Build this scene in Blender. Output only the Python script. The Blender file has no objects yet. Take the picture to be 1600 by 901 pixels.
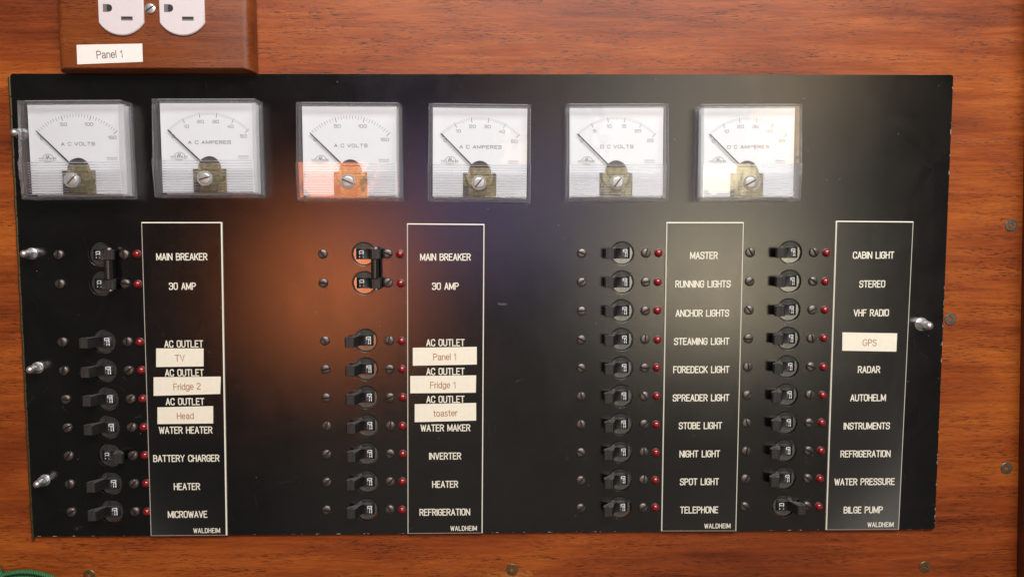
import bpy, bmesh, math, random
from mathutils import Vector, Matrix
random.seed(7)
S = bpy.context.scene
COL = S.collection
MM = 0.001
PI = math.pi

# ------------------------------------------------------------------ camera
# All sizes below are millimetres on the panel: x right, y up, z out of the panel.
# The panel hangs upright: (x, y, z) -> world (x, -z, y).
TURN = Matrix(((1, 0, 0), (0, 0, -1), (0, 1, 0)))
CAM_R = Matrix(((0.9998704, 0.0031640, -0.0157822),
                (-0.0019712, 0.9971790, 0.0750348),
                (0.0159751, -0.0749940, 0.9970560)))
CAM_P = (-80.51, 14.44, 496.43)
cam = bpy.data.cameras.new('camera')
cam.sensor_width = 36.0
cam.lens = 1180.0 / 1600.0 * 36.0
cam.clip_start = 0.01
cam.clip_end = 50.0
camo = bpy.data.objects.new('camera', cam)
COL.objects.link(camo)
camo.matrix_world = Matrix.Translation(Vector((CAM_P[0], -CAM_P[2], CAM_P[1])) * MM) @ (TURN @ CAM_R).to_4x4()
S.camera = camo

# ------------------------------------------------------------------ light
W = bpy.data.worlds.new('World')
S.world = W
W.use_nodes = True
bg = W.node_tree.nodes['Background']
bg.inputs[0].default_value = (1.0, 0.93, 0.86, 1)
bg.inputs[1].default_value = 0.06

def area_light(name, x, y, z, w, h, color, radiance, target=(-60, 0, 0)):
    l = bpy.data.lights.new(name, 'AREA')
    l.shape = 'RECTANGLE'
    l.size = w * MM
    l.size_y = h * MM
    l.color = color
    l.energy = radiance * PI * (w * MM) * (h * MM)
    o = bpy.data.objects.new(name, l)
    COL.objects.link(o)
    o.location = Vector((x, -z, y)) * MM
    d = Vector((target[0], -target[2], target[1])) * MM - o.location
    o.rotation_euler = d.to_track_quat('-Z', 'Y').to_euler()
    return o
area_light('cabin_window_light', 460, 150, 1500, 560, 860, (1.0, 0.90, 0.75), 1.65)
area_light('bright_port_light', 490, -110, 1500, 160, 150, (1.0, 0.80, 0.44), 8.5)
area_light('sunset_port_light', 665, 430, 1500, 150, 170, (1.0, 0.58, 0.20), 3.6)
area_light('small_cabin_lamp', -5, 345, 1500, 110, 130, (1.0, 0.60, 0.30), 2.4)
area_light('orange_cabin_lamp', -515, -118, 1500, 180, 280, (1.0, 0.25, 0.065), 10.0)
area_light('phone_side_light', -120, 95, 1500, 520, 280, (0.66, 0.54, 1.0), 1.35)
area_light('lower_panel_fill', 120, -560, 1500, 1500, 800, (1.0, 0.88, 0.74), 0.14)  # added fill with no known source, lifts the lower panel
area_light('overhead_hatch_light', 110, 750, 880, 1200, 380, (1.0, 0.985, 0.96), 14.0)

S.view_settings.view_transform = 'Standard'
S.view_settings.look = 'None'
S.view_settings.exposure = 0.0
S.view_settings.gamma = 1.0
S.view_settings.use_curve_mapping = False
S.render.engine = 'CYCLES'
S.cycles.use_denoising = True
S.cycles.max_bounces = 12
S.cycles.transmission_bounces = 12
S.cycles.transparent_max_bounces = 16

# ------------------------------------------------------------------ materials
class NT:
    def __init__(self, name):
        self.m = bpy.data.materials.new(name)
        self.m.use_nodes = True
        self.t = self.m.node_tree
        self.p = self.t.nodes.get('Principled BSDF')
        self.out = self.t.nodes.get('Material Output')
        self._mm = None
    def n(self, kind, **kw):
        x = self.t.nodes.new(kind)
        for k, v in kw.items():
            if k in x.inputs.keys() and not hasattr(x, k):
                x.inputs[k].default_value = v
            else:
                setattr(x, k, v)
        return x
    def l(self, a, b):
        self.t.links.new(a, b)
    def coords(self, sx=1, sy=1, sz=1, off=(0, 0, 0)):
        tc = self.n('ShaderNodeTexCoord')
        mp = self.n('ShaderNodeMapping')
        mp.inputs['Scale'].default_value = (1000 * sx, 1000 * sy, 1000 * sz)
        mp.inputs['Location'].default_value = off
        self.l(tc.outputs['Object'], mp.inputs['Vector'])
        return mp.outputs['Vector']
    def noise(self, vec, scale=1.0, detail=4, rough=0.5, dist=0.0):
        x = self.n('ShaderNodeTexNoise')
        x.inputs['Scale'].default_value = scale
        x.inputs['Detail'].default_value = detail
        x.inputs['Roughness'].default_value = rough
        x.inputs['Distortion'].default_value = dist
        self.l(vec, x.inputs['Vector'])
        return x.outputs['Fac']
    def ramp(self, fac, stops, mode='LINEAR'):
        r = self.n('ShaderNodeValToRGB')
        r.color_ramp.interpolation = mode
        e = r.color_ramp.elements
        while len(e) < len(stops):
            e.new(0.5)
        for i, (p, c) in enumerate(stops):
            e[i].position = p
            e[i].color = tuple(c) + (1,) if hasattr(c, '__len__') else (c, c, c, 1)
        self.l(fac, r.inputs['Fac'])
        return r.outputs['Color']
    def mix(self, fac, a, b, mode='MIX'):
        x = self.n('ShaderNodeMix', data_type='RGBA', blend_type=mode)
        for val, sock in ((fac, x.inputs[0]), (a, x.inputs[6]), (b, x.inputs[7])):
            if hasattr(val, 'is_output'):
                self.l(val, sock)
            elif hasattr(val, '__len__'):
                sock.default_value = tuple(val) + (1,)
            else:
                sock.default_value = val
        return x.outputs[2]
    def math(self, op, a, b=0.0):
        x = self.n('ShaderNodeMath', operation=op)
        for val, sock in ((a, x.inputs[0]), (b, x.inputs[1])):
            if hasattr(val, 'is_output'):
                self.l(val, sock)
            else:
                sock.default_value = val
        return x.outputs[0]
    def bump(self, h, dist=0.1, strength=0.5):
        b = self.n('ShaderNodeBump')
        b.inputs['Strength'].default_value = strength
        b.inputs['Distance'].default_value = dist * MM
        self.l(h, b.inputs['Height'])
        self.l(b.outputs['Normal'], self.p.inputs['Normal'])
    def setp(self, **kw):
        for k, v in kw.items():
            s = self.p.inputs[k.replace('_', ' ')]
            if hasattr(v, 'is_output'):
                self.l(v, s)
            else:
                s.default_value = tuple(v) + (1,) if hasattr(v, '__len__') and len(v) == 3 else v

def plain(name, col, rough=0.5, metal=0.0, spec=0.5, vary=0.0, scale=1.0):
    a = NT(name)
    a.setp(Roughness=rough, Metallic=metal)
    a.p.inputs['Specular IOR Level'].default_value = spec
    if vary:
        f = a.noise(a.coords(), scale, 5, 0.6)
        a.setp(Base_Color=a.ramp(f, [(0.25, [c * (1 - vary) for c in col]), (0.75, [min(1, c * (1 + vary)) for c in col])]))
        a.setp(Roughness=a.ramp(f, [(0.3, max(0.03, rough * (1 - 0.4 * vary))), (0.7, min(1, rough * (1 + 0.6 * vary)))]))
    else:
        a.setp(Base_Color=col)
    return a.m

def wood(name, dark, mid, light, seed=0.0, worn=False, along='x', gloss=0.30):
    a = NT(name)
    k = (1, 1) if along == 'x' else None
    def gc(lx, ly, o=0):
        if along == 'x':
            return a.coords(1 / lx, 1 / ly, 1 / ly, (seed + o, seed * 1.7 + o, seed))
        return a.coords(1 / ly, 1 / lx, 1 / ly, (seed + o, seed * 1.7 + o, seed))
    band = a.noise(gc(260, 50), 1, 4, 0.55, 0.4)
    streak = a.noise(gc(70, 4.0, 3), 1, 5, 0.66, 0.5)
    fibre = a.noise(gc(13, 0.6, 7), 1, 3, 0.65, 0.3)
    tone = a.math('ADD', a.math('MULTIPLY', band, 0.68), a.math('MULTIPLY', streak, 0.32))
    base = a.ramp(tone, [(0.36, dark), (0.495, mid), (0.63, light)])
    c = a.mix(0.42, base, a.ramp(fibre, [(0.3, [0.42] * 3), (0.66, [1.3] * 3)]), 'MULTIPLY')
    pores = a.noise(gc(5.5, 0.5, 11), 1, 2, 0.5, 0.7)
    pore2 = a.noise(gc(12, 0.8, 23), 1, 3, 0.6, 0.8)
    area = a.noise(gc(55, 12, 19), 1, 3, 0.55, 0.6)
    gate = a.ramp(area, [(0.36, 0.0), (0.56, 1.0)])
    pm = a.math('MULTIPLY', a.ramp(pores, [(0.56, 0.0), (0.63, 1.0)]), gate)
    pm2 = a.math('MULTIPLY', a.ramp(pore2, [(0.60, 0.0), (0.68, 1.0)]), a.ramp(area, [(0.48, 0.0), (0.64, 1.0)]))
    pm = a.math('MAXIMUM', pm, pm2)
    c = a.mix(a.math('MULTIPLY', pm, 0.78), c, [x * 0.22 for x in dark])
    if worn:
        # varnish rubbed off along the lower board: pale bare patches
        tc = a.coords(1, 1, 1)
        sep = a.n('ShaderNodeSeparateXYZ')
        a.l(tc, sep.inputs[0])
        dx = a.math('ABSOLUTE', a.math('ADD', sep.outputs[0], 72.0))
        dy = a.math('ABSOLUTE', a.math('ADD', sep.outputs[1], 218.0))
        near = a.math('MULTIPLY', a.math('SUBTRACT', 1.0, a.math('DIVIDE', dx, 48.0)), a.math('SUBTRACT', 1.0, a.math('DIVIDE', dy, 8.0)))
        near = a.math('MULTIPLY', near, a.math('LESS_THAN', dx, 48.0))
        near = a.math('MULTIPLY', near, a.math('LESS_THAN', dy, 8.0))
        rub = a.noise(a.coords(1 / 5, 1 / 1.6, 1), 1, 5, 0.7, 0.4)
        wm = a.ramp(a.math('ADD', a.math('MULTIPLY', near, 0.35), a.math('MULTIPLY', rub, 0.9)), [(0.68, 0.0), (0.76, 1.0)])
        wm = a.math('MULTIPLY', wm, a.math('GREATER_THAN', near, 0.02))
        c = a.mix(a.math('MULTIPLY', wm, 0.6), c, (0.42, 0.19, 0.045))
    a.setp(Base_Color=c)
    a.setp(Roughness=a.ramp(streak, [(0.3, gloss), (0.7, gloss + 0.14)]))
    a.p.inputs['Specular IOR Level'].default_value = 0.38
    h = a.math('SUBTRACT', a.math('MULTIPLY', fibre, 0.5), a.math('MULTIPLY', pm, 1.0))
    a.bump(h, 0.09, 0.4)
    return a.m

def panel_paint(name, edges=False):
    a = NT(name)
    v = a.coords()
    smear = a.noise(v, 1 / 34, 5, 0.62, 0.8)
    smear2 = a.noise(a.coords(1, 0.3, 1), 1 / 11, 4, 0.6, 0.5)
    grain = a.noise(v, 1.5, 3, 0.6)
    fine = a.noise(v, 4.0, 2, 0.6)
    col = a.ramp(smear, [(0.3, (0.0022, 0.0018, 0.0020)), (0.7, (0.0055, 0.005, 0.0048))])
    # dust specks
    vo = a.n('ShaderNodeTexVoronoi', feature='F1')
    vo.inputs['Scale'].default_value = 1 / 4.2
    vo.inputs['Randomness'].default_value = 1.0
    a.l(v, vo.inputs['Vector'])
    sz = a.n('ShaderNodeSeparateColor')
    a.l(vo.outputs['Color'], sz.inputs[0])
    rad = a.math('MULTIPLY', a.math('POWER', sz.outputs[0], 3.6), 0.08)
    speck = a.math('LESS_THAN', vo.outputs['Distance'], rad)
    speck = a.math('MULTIPLY', speck, a.math('GREATER_THAN', sz.outputs[1], 0.35))
    col = a.mix(a.math('MULTIPLY', speck, 0.6), col, (0.30, 0.29, 0.28))
    # dull scuffs
    sc = a.noise(a.coords(1 / 9, 1 / 4, 1), 1, 6, 0.72, 0.6)
    scm = a.ramp(sc, [(0.66, 0.0), (0.78, 1.0)])
    col = a.mix(a.math('MULTIPLY', scm, 0.22), col, (0.22, 0.21, 0.21))
    # the pale rub mark beside the second plate
    sep = a.n('ShaderNodeSeparateXYZ')
    a.l(v, sep.inputs[0])
    ex = a.math('DIVIDE', a.math('ADD', sep.outputs[0], 79.0), 7.0)
    ey = a.math('DIVIDE', a.math('ADD', sep.outputs[1], 33.2), 1.7)
    d = a.math('ADD', a.math('MULTIPLY', ex, ex), a.math('MULTIPLY', ey, ey))
    d = a.math('ADD', d, a.math('MULTIPLY', a.noise(v, 0.4, 3), 1.3))
    mk = a.ramp(d, [(0.45, 1.0), (1.45, 0.0)])
    col = a.mix(a.math('MULTIPLY', mk, 0.30), col, (0.36, 0.35, 0.36))
    # hairline scratches
    v2 = a.n('ShaderNodeTexVoronoi', feature='DISTANCE_TO_EDGE')
    v2.inputs['Scale'].default_value = 1 / 46
    wob = a.n('ShaderNodeVectorMath', operation='ADD')
    nz = a.n('ShaderNodeTexNoise')
    nz.inputs['Scale'].default_value = 1 / 30
    a.l(v, nz.inputs['Vector'])
    scl = a.n('ShaderNodeVectorMath', operation='SCALE')
    scl.inputs['Scale'].default_value = 40.0
    a.l(nz.outputs['Color'], scl.inputs[0])
    a.l(v, wob.inputs[0])
    a.l(scl.outputs[0], wob.inputs[1])
    a.l(wob.outputs[0], v2.inputs['Vector'])
    hair = a.math('LESS_THAN', v2.outputs['Distance'], 0.0035)
    hair = a.math('MULTIPLY', hair, a.ramp(a.noise(v, 1 / 13, 2), [(0.56, 0.0), (0.66, 1.0)]))
    col = a.mix(a.math('MULTIPLY', hair, 0.07), col, (0.25, 0.24, 0.24))
    if edges:
        # paint chipped to bright metal along the right and bottom edges
        ch = a.ramp(a.noise(v, 0.16, 4, 0.75), [(0.57, 0.0), (0.62, 1.0)])
        ed = a.math('MAXIMUM', a.math('GREATER_THAN', sep.outputs[0], 214.85), a.math('LESS_THAN', sep.outputs[1], -187.75))
        col = a.mix(a.math('MULTIPLY', a.math('MULTIPLY', ch, ed), 0.8), col, (0.55, 0.50, 0.44))
    rgh = a.math('ADD', a.math('ADD', a.math('MULTIPLY', smear, 0.07), a.math('MULTIPLY', smear2, 0.05)), 0.185)
    bp = a.n('ShaderNodeBump')
    bp.inputs['Strength'].default_value = 0.5
    bp.inputs['Distance'].default_value = 0.048 * MM
    a.l(a.math('ADD', grain, a.math('MULTIPLY', fine, 0.4)), bp.inputs['Height'])
    df = a.n('ShaderNodeBsdfDiffuse')
    a.l(col, df.inputs['Color'])
    gl = a.n('ShaderNodeBsdfGlossy', distribution='BECKMANN')
    gl.inputs['Color'].default_value = (1, 1, 1, 1)
    a.l(rgh, gl.inputs['Roughness'])
    fr = a.n('ShaderNodeFresnel')
    fr.inputs['IOR'].default_value = 1.85
    for q in (df, gl, fr):
        a.l(bp.outputs['Normal'], q.inputs['Normal'])
    mx = a.n('ShaderNodeMixShader')
    a.l(fr.outputs[0], mx.inputs[0])
    a.l(df.outputs[0], mx.inputs[1])
    a.l(gl.outputs[0], mx.inputs[2])
    a.l(mx.outputs[0], a.out.inputs['Surface'])
    return a.m

def thin_clear(name):
    a = NT(name)
    f = a.n('ShaderNodeFresnel')
    f.inputs['IOR'].default_value = 1.68
    tr = a.n('ShaderNodeBsdfTransparent')
    tr.inputs[0].default_value = (0.96, 0.965, 0.97, 1)
    gl = a.n('ShaderNodeBsdfGlossy')
    gl.inputs['Roughness'].default_value = 0.07
    bw = a.n('ShaderNodeBump')
    bw.inputs['Strength'].default_value = 0.5
    bw.inputs['Distance'].default_value = 0.4 * MM
    a.l(a.noise(a.coords(), 1 / 15, 2), bw.inputs['Height'])
    a.l(bw.outputs['Normal'], gl.inputs['Normal'])
    mx = a.n('ShaderNodeMixShader')
    a.l(f.outputs[0], mx.inputs[0])
    a.l(tr.outputs[0], mx.inputs[1])
    a.l(gl.outputs[0], mx.inputs[2])
    a.l(mx.outputs[0], a.out.inputs['Surface'])
    return a.m

def acrylic(name, tint=(0.95, 0.95, 0.97), milk=0.10, rough=0.03, straight=0.3):
    a = NT(name)
    g = a.n('ShaderNodeBsdfGlass')
    g.inputs['Color'].default_value = tuple(tint) + (1,)
    g.inputs['Roughness'].default_value = rough
    g.inputs['IOR'].default_value = 1.45
    d = a.n('ShaderNodeBsdfTranslucent')
    d.inputs[0].default_value = (0.86, 0.86, 0.90, 1)
    dd = a.n('ShaderNodeBsdfDiffuse')
    dd.inputs[0].default_value = (0.80, 0.80, 0.84, 1)
    m0 = a.n('ShaderNodeMixShader')
    m0.inputs[0].default_value = 0.5
    a.l(d.outputs[0], m0.inputs[1])
    a.l(dd.outputs[0], m0.inputs[2])
    tp = a.n('ShaderNodeBsdfTransparent')
    gt = a.n('ShaderNodeMixShader')
    gt.inputs[0].default_value = straight
    a.l(g.outputs[0], gt.inputs[1])
    a.l(tp.outputs[0], gt.inputs[2])
    mx = a.n('ShaderNodeMixShader')
    mx.inputs[0].default_value = milk
    a.l(gt.outputs[0], mx.inputs[1])
    a.l(m0.outputs[0], mx.inputs[2])
    a.l(mx.outputs[0], a.out.inputs['Surface'])
    return a.m

M = {}
M['wood'] = wood('varnished mahogany veneer', (0.125, 0.0225, 0.006), (0.265, 0.054, 0.0095), (0.41, 0.104, 0.015), 2.3, worn=True)
M['wood_plate'] = wood('mahogany outlet plate', (0.12, 0.026, 0.007), (0.21, 0.050, 0.011), (0.29, 0.078, 0.016), 31.0)
M['wood_trim'] = wood('dark mahogany trim', (0.06, 0.016, 0.008), (0.10, 0.025, 0.012), (0.14, 0.036, 0.015), 57.0, along='y')
M['paint'] = panel_paint('black semi gloss paint', True)
M['plate_black'] = panel_paint('black engraving laminate')
M['cream'] = plain('cream engraving core', (0.84, 0.81, 0.68), 0.5, vary=0.05)
M['sticker'] = plain('cream label tape', (0.86, 0.81, 0.67), 0.38, vary=0.05, scale=0.3)
M['sticker_white'] = plain('white label tape', (0.84, 0.79, 0.74), 0.42, vary=0.05, scale=0.3)
M['ink_brown'] = plain('brown label ink', (0.36, 0.13, 0.05), 0.6)
M['ink_grey'] = plain('grey label ink', (0.13, 0.10, 0.10), 0.6)
M['screw'] = plain('tarnished screw', (0.17, 0.15, 0.14), 0.36, 0.85, vary=0.5, scale=0.45)
M['wood_screw'] = plain('oxidised steel screw', (0.19, 0.18, 0.15), 0.42, 0.85, vary=0.3, scale=0.6)
M['brass_screw'] = plain('dull brass screw', (0.20, 0.155, 0.075), 0.42, 0.85, vary=0.35, scale=0.6)
M['steel'] = plain('bright steel', (0.70, 0.70, 0.71), 0.33, 0.9, vary=0.15, scale=0.6)
M['hinge'] = plain('aged brass hinge', (0.085, 0.068, 0.028), 0.5, 0.7, vary=0.35, scale=0.5)
M['toggle'] = plain('black toggle plastic', (0.010, 0.010, 0.010), 0.42, 0, 0.5, vary=0.3, scale=0.8)
M['toggle_lit'] = plain('lit black toggle plastic', (0.085, 0.076, 0.072), 0.42, 0, 0.6, vary=0.4, scale=1.2)  # lighter copy for lever sides and ridges, light put into the colour
M['tie_bar'] = plain('glossy black tie bar', (0.012, 0.012, 0.012), 0.25, 0, 0.7, vary=0.3, scale=0.6)
M['bushing'] = plain('grey breaker bushing', (0.30, 0.31, 0.295), 0.24, 0.95, 0.7, vary=0.25, scale=0.3)
M['white_ink'] = plain('white toggle ink', (0.80, 0.82, 0.84), 0.5)
M['grey_band'] = plain('grey toggle band', (0.022, 0.022, 0.024), 0.5)
M['dial'] = plain('white dial card', (0.80, 0.815, 0.845), 0.55, vary=0.015, scale=0.2)
M['dial_ink'] = plain('grey dial ink', (0.10, 0.10, 0.11), 0.6)
M['needle'] = plain('needle black', (0.02, 0.018, 0.018), 0.4)
M['movement'] = plain('brass movement', (0.30, 0.255, 0.125), 0.36, 0.45, vary=0.8, scale=0.45)
M['movement_dark'] = plain('dark movement cap', (0.07, 0.06, 0.063), 0.3)
M['adjuster'] = plain('silver adjuster screw', (0.50, 0.49, 0.47), 0.3, 0.5, vary=0.2, scale=0.4)
M['meter_base'] = plain('pale meter base plate', (0.76, 0.76, 0.81), 0.5)
M['lens'] = thin_clear('clear meter window')
M['acrylic'] = acrylic('clear acrylic', (1, 1, 1), milk=0.08, rough=0.0, straight=0.72)
M['acrylic_rib'] = acrylic('clear acrylic ribs', milk=0.05, straight=0.4)
M['acrylic_screw'] = acrylic('clear adjuster acrylic', (0.98, 0.97, 0.96), 0.45)
M['receptacle'] = plain('white receptacle plastic', (0.68, 0.61, 0.62), 0.38, vary=0.03, scale=0.3)
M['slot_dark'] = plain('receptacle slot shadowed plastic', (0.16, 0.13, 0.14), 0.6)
M['hole_shade'] = plain('painted hole shade', (0.02, 0.018, 0.018), 0.6)  # shade inside holes and slots put into a dark colour

def rope_mat():
    a = NT('green rope fibre')
    f = a.noise(a.coords(), 1.4, 4, 0.6)
    a.setp(Base_Color=a.ramp(f, [(0.3, (0.008, 0.075, 0.026)), (0.7, (0.03, 0.21, 0.075))]), Roughness=0.6)
    a.bump(a.noise(a.coords(), 5, 2), 0.1, 0.5)
    return a.m
M['rope'] = rope_mat()

def red_lens():
    a = NT('red indicator lens')
    a.setp(Base_Color=(0.22, 0.005, 0.008), Roughness=0.14)
    a.p.inputs['Specular IOR Level'].default_value = 0.75
    a.p.inputs['Coat Weight'].default_value = 0.5
    a.p.inputs['Coat Roughness'].default_value = 0.05
    return a.m
M['red'] = red_lens()
M['red_rim'] = plain('dull red lens rim', (0.10, 0.025, 0.025), 0.35)

# ------------------------------------------------------------------ mesh helpers (millimetres)
class MB:
    def __init__(self):
        self.v, self.f, self.mi, self.sm = [], [], [], []
    def add(self, verts, faces, mi=0, smooth=False, mat=None):
        b = len(self.v)
        for p in verts:
            p = Vector(p)
            self.v.append(mat @ p if mat else p)
        for f in faces:
            self.f.append([b + i for i in f])
            self.mi.append(mi)
            self.sm.append(smooth)
    def loft(self, rings, cap0=False, cap1=True, closed=False, mi=0, smooth=False, mat=None):
        n = len(rings[0])
        vs = [p for r in rings for p in r]
        fs = []
        m = len(rings)
        for k in range(m if closed else m - 1):
            for i in range(n):
                j = (i + 1) % n
                a, b = k * n, ((k + 1) % m) * n
                fs.append((a + i, a + j, b + j, b + i))
        if cap0:
            fs.append(tuple(range(n - 1, -1, -1)))
        if cap1:
            fs.append(tuple((m - 1) * n + i for i in range(n)))
        self.add(vs, fs, mi, smooth, mat)
    def lathe(self, prof, c=(0, 0, 0), seg=28, mi=0, smooth=True, axis='z', cap0=False, cap1=True):
        rings = []
        for r, z in prof:
            ring = []
            for i in range(seg):
                t = 2 * PI * i / seg
                if axis == 'z':
                    ring.append((c[0] + r * math.cos(t), c[1] + r * math.sin(t), c[2] + z))
                else:   # around the y axis
                    ring.append((c[0] + r * math.sin(t), c[1] + z, c[2] + r * math.cos(t)))
            rings.append(ring)
        self.loft(rings, cap0, cap1, mi=mi, smooth=smooth)
    def box(self, x0, x1, y0, y1, z0, z1, mi=0, bev=0.0):
        if bev <= 0:
            r = lambda z: [(x0, y0, z), (x1, y0, z), (x1, y1, z), (x0, y1, z)]
            self.loft([r(z0), r(z1)], True, True, mi=mi)
        else:
            r = lambda z, b: [(x0 + b, y0 + b, z), (x1 - b, y0 + b, z), (x1 - b, y1 - b, z), (x0 + b, y1 - b, z)]
            self.loft([r(z0, 0), r(z1 - bev, 0), r(z1, bev)], True, True, mi=mi)
    def quadplate(self, c4, z0, z1, bev=0.0, mi=0):
        cx = sum(p[0] for p in c4) / 4
        cy = sum(p[1] for p in c4) / 4
        def ring(z, b):
            out = []
            for x, y in c4:
                out.append((x - math.copysign(b, x - cx), y - math.copysign(b, y - cy), z))
            return out
        rs = [ring(z0, 0), ring(z1 - bev, 0), ring(z1, bev)] if bev else [ring(z0, 0), ring(z1, 0)]
        self.loft(rs, True, True, mi=mi)
    def ribbon(self, pts, w, z, closed=False, mi=0):
        P = [Vector((p[0], p[1], 0)) for p in pts]
        if closed and (P[0] - P[-1]).length < 1e-6:
            P = P[:-1]
        n = len(P)
        if not closed and n >= 2:
            d0 = (P[0] - P[1]).normalized()
            d1 = (P[-1] - P[-2]).normalized()
            P[0] = P[0] + d0 * w * 0.42
            P[-1] = P[-1] + d1 * w * 0.42
        L, R = [], []
        for i in range(n):
            a = P[i - 1] if (i > 0 or closed) else None
            b = P[(i + 1) % n] if (i < n - 1 or closed) else None
            d = Vector((0, 0, 0))
            if a is not None:
                d1 = (P[i] - a).normalized()
                d += d1
            if b is not None:
                d2 = (b - P[i]).normalized()
                d += d2
            d.normalize()
            nn = Vector((-d.y, d.x, 0))
            k = 1.0
            if a is not None and b is not None:
                k = 1.0 / max(0.72, nn.dot(Vector((-d2.y, d2.x, 0))))
            L.append(P[i] + nn * w * 0.5 * k)
            R.append(P[i] - nn * w * 0.5 * k)
        vs, fs = [], []
        for i in range(n):
            vs += [(R[i].x, R[i].y, z), (L[i].x, L[i].y, z)]
        for i in range(n if closed else n - 1):
            j = (i + 1) % n
            fs.append((2 * i, 2 * j, 2 * j + 1, 2 * i + 1))
        self.add(vs, fs, mi)
    def tube(self, pts, r, seg=8, mi=0, caps=True):
        P = [Vector(p) for p in pts]
        rings = []
        up = Vector((0, 0, 1))
        for i, p in enumerate(P):
            d = (P[min(i + 1, len(P) - 1)] - P[max(i - 1, 0)]).normalized()
            a = d.cross(up)
            if a.length < 1e-4:
                a = d.cross(Vector((0, 1, 0)))
            a.normalize()
            b = d.cross(a)
            rings.append([p + (a * math.cos(2 * PI * k / seg) + b * math.sin(2 * PI * k / seg)) * r for k in range(seg)])
        self.loft(rings, caps, caps, mi=mi, smooth=True)
    def mesh(self, name, mats, sharp=32):
        me = bpy.data.meshes.new(name)
        me.from_pydata([tuple(p * MM) for p in self.v], [], self.f)
        for m in mats:
            me.materials.append(m)
        for i, p in enumerate(me.polygons):
            p.material_index = self.mi[i]
            p.use_smooth = self.sm[i]
        bm = bmesh.new()
        bm.from_mesh(me)
        bmesh.ops.recalc_face_normals(bm, faces=bm.faces[:])
        bm.to_mesh(me)
        bm.free()
        me.set_sharp_from_angle(angle=math.radians(sharp))
        me.update()
        return me

def link(name, me, parent=None, loc=None, rotz=0.0):
    o = bpy.data.objects.new(name, me)
    COL.objects.link(o)
    if parent:
        o.parent = parent
        if loc:
            o.location = Vector(loc) * MM
        o.rotation_euler = (0, 0, rotz)
    return o
def place(o, x, y, z=0.0, rotz=0.0):
    o.location = Vector((x, -z, y)) * MM
    o.rotation_euler = (PI / 2, -rotz, 0)
    return o
def tag(o, label=None, cat=None, group=None, kind=None):
    if label: o['label'] = label
    if cat: o['category'] = cat
    if group: o['group'] = group
    if kind: o['kind'] = kind
    return o
def empty(name):
    o = bpy.data.objects.new(name, None)
    o.empty_display_size = 0.005
    COL.objects.link(o)
    return o
def dup(root):
    r = root.copy()
    COL.objects.link(r)
    for ch in list(root.children):
        c = ch.copy()
        COL.objects.link(c)
        c.parent = r
        for g in list(ch.children):
            d = g.copy()
            COL.objects.link(d)
            d.parent = c
    return r
def kids(root, base):
    return [c for c in root.children if c.name.split('.')[0] == base]

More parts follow.
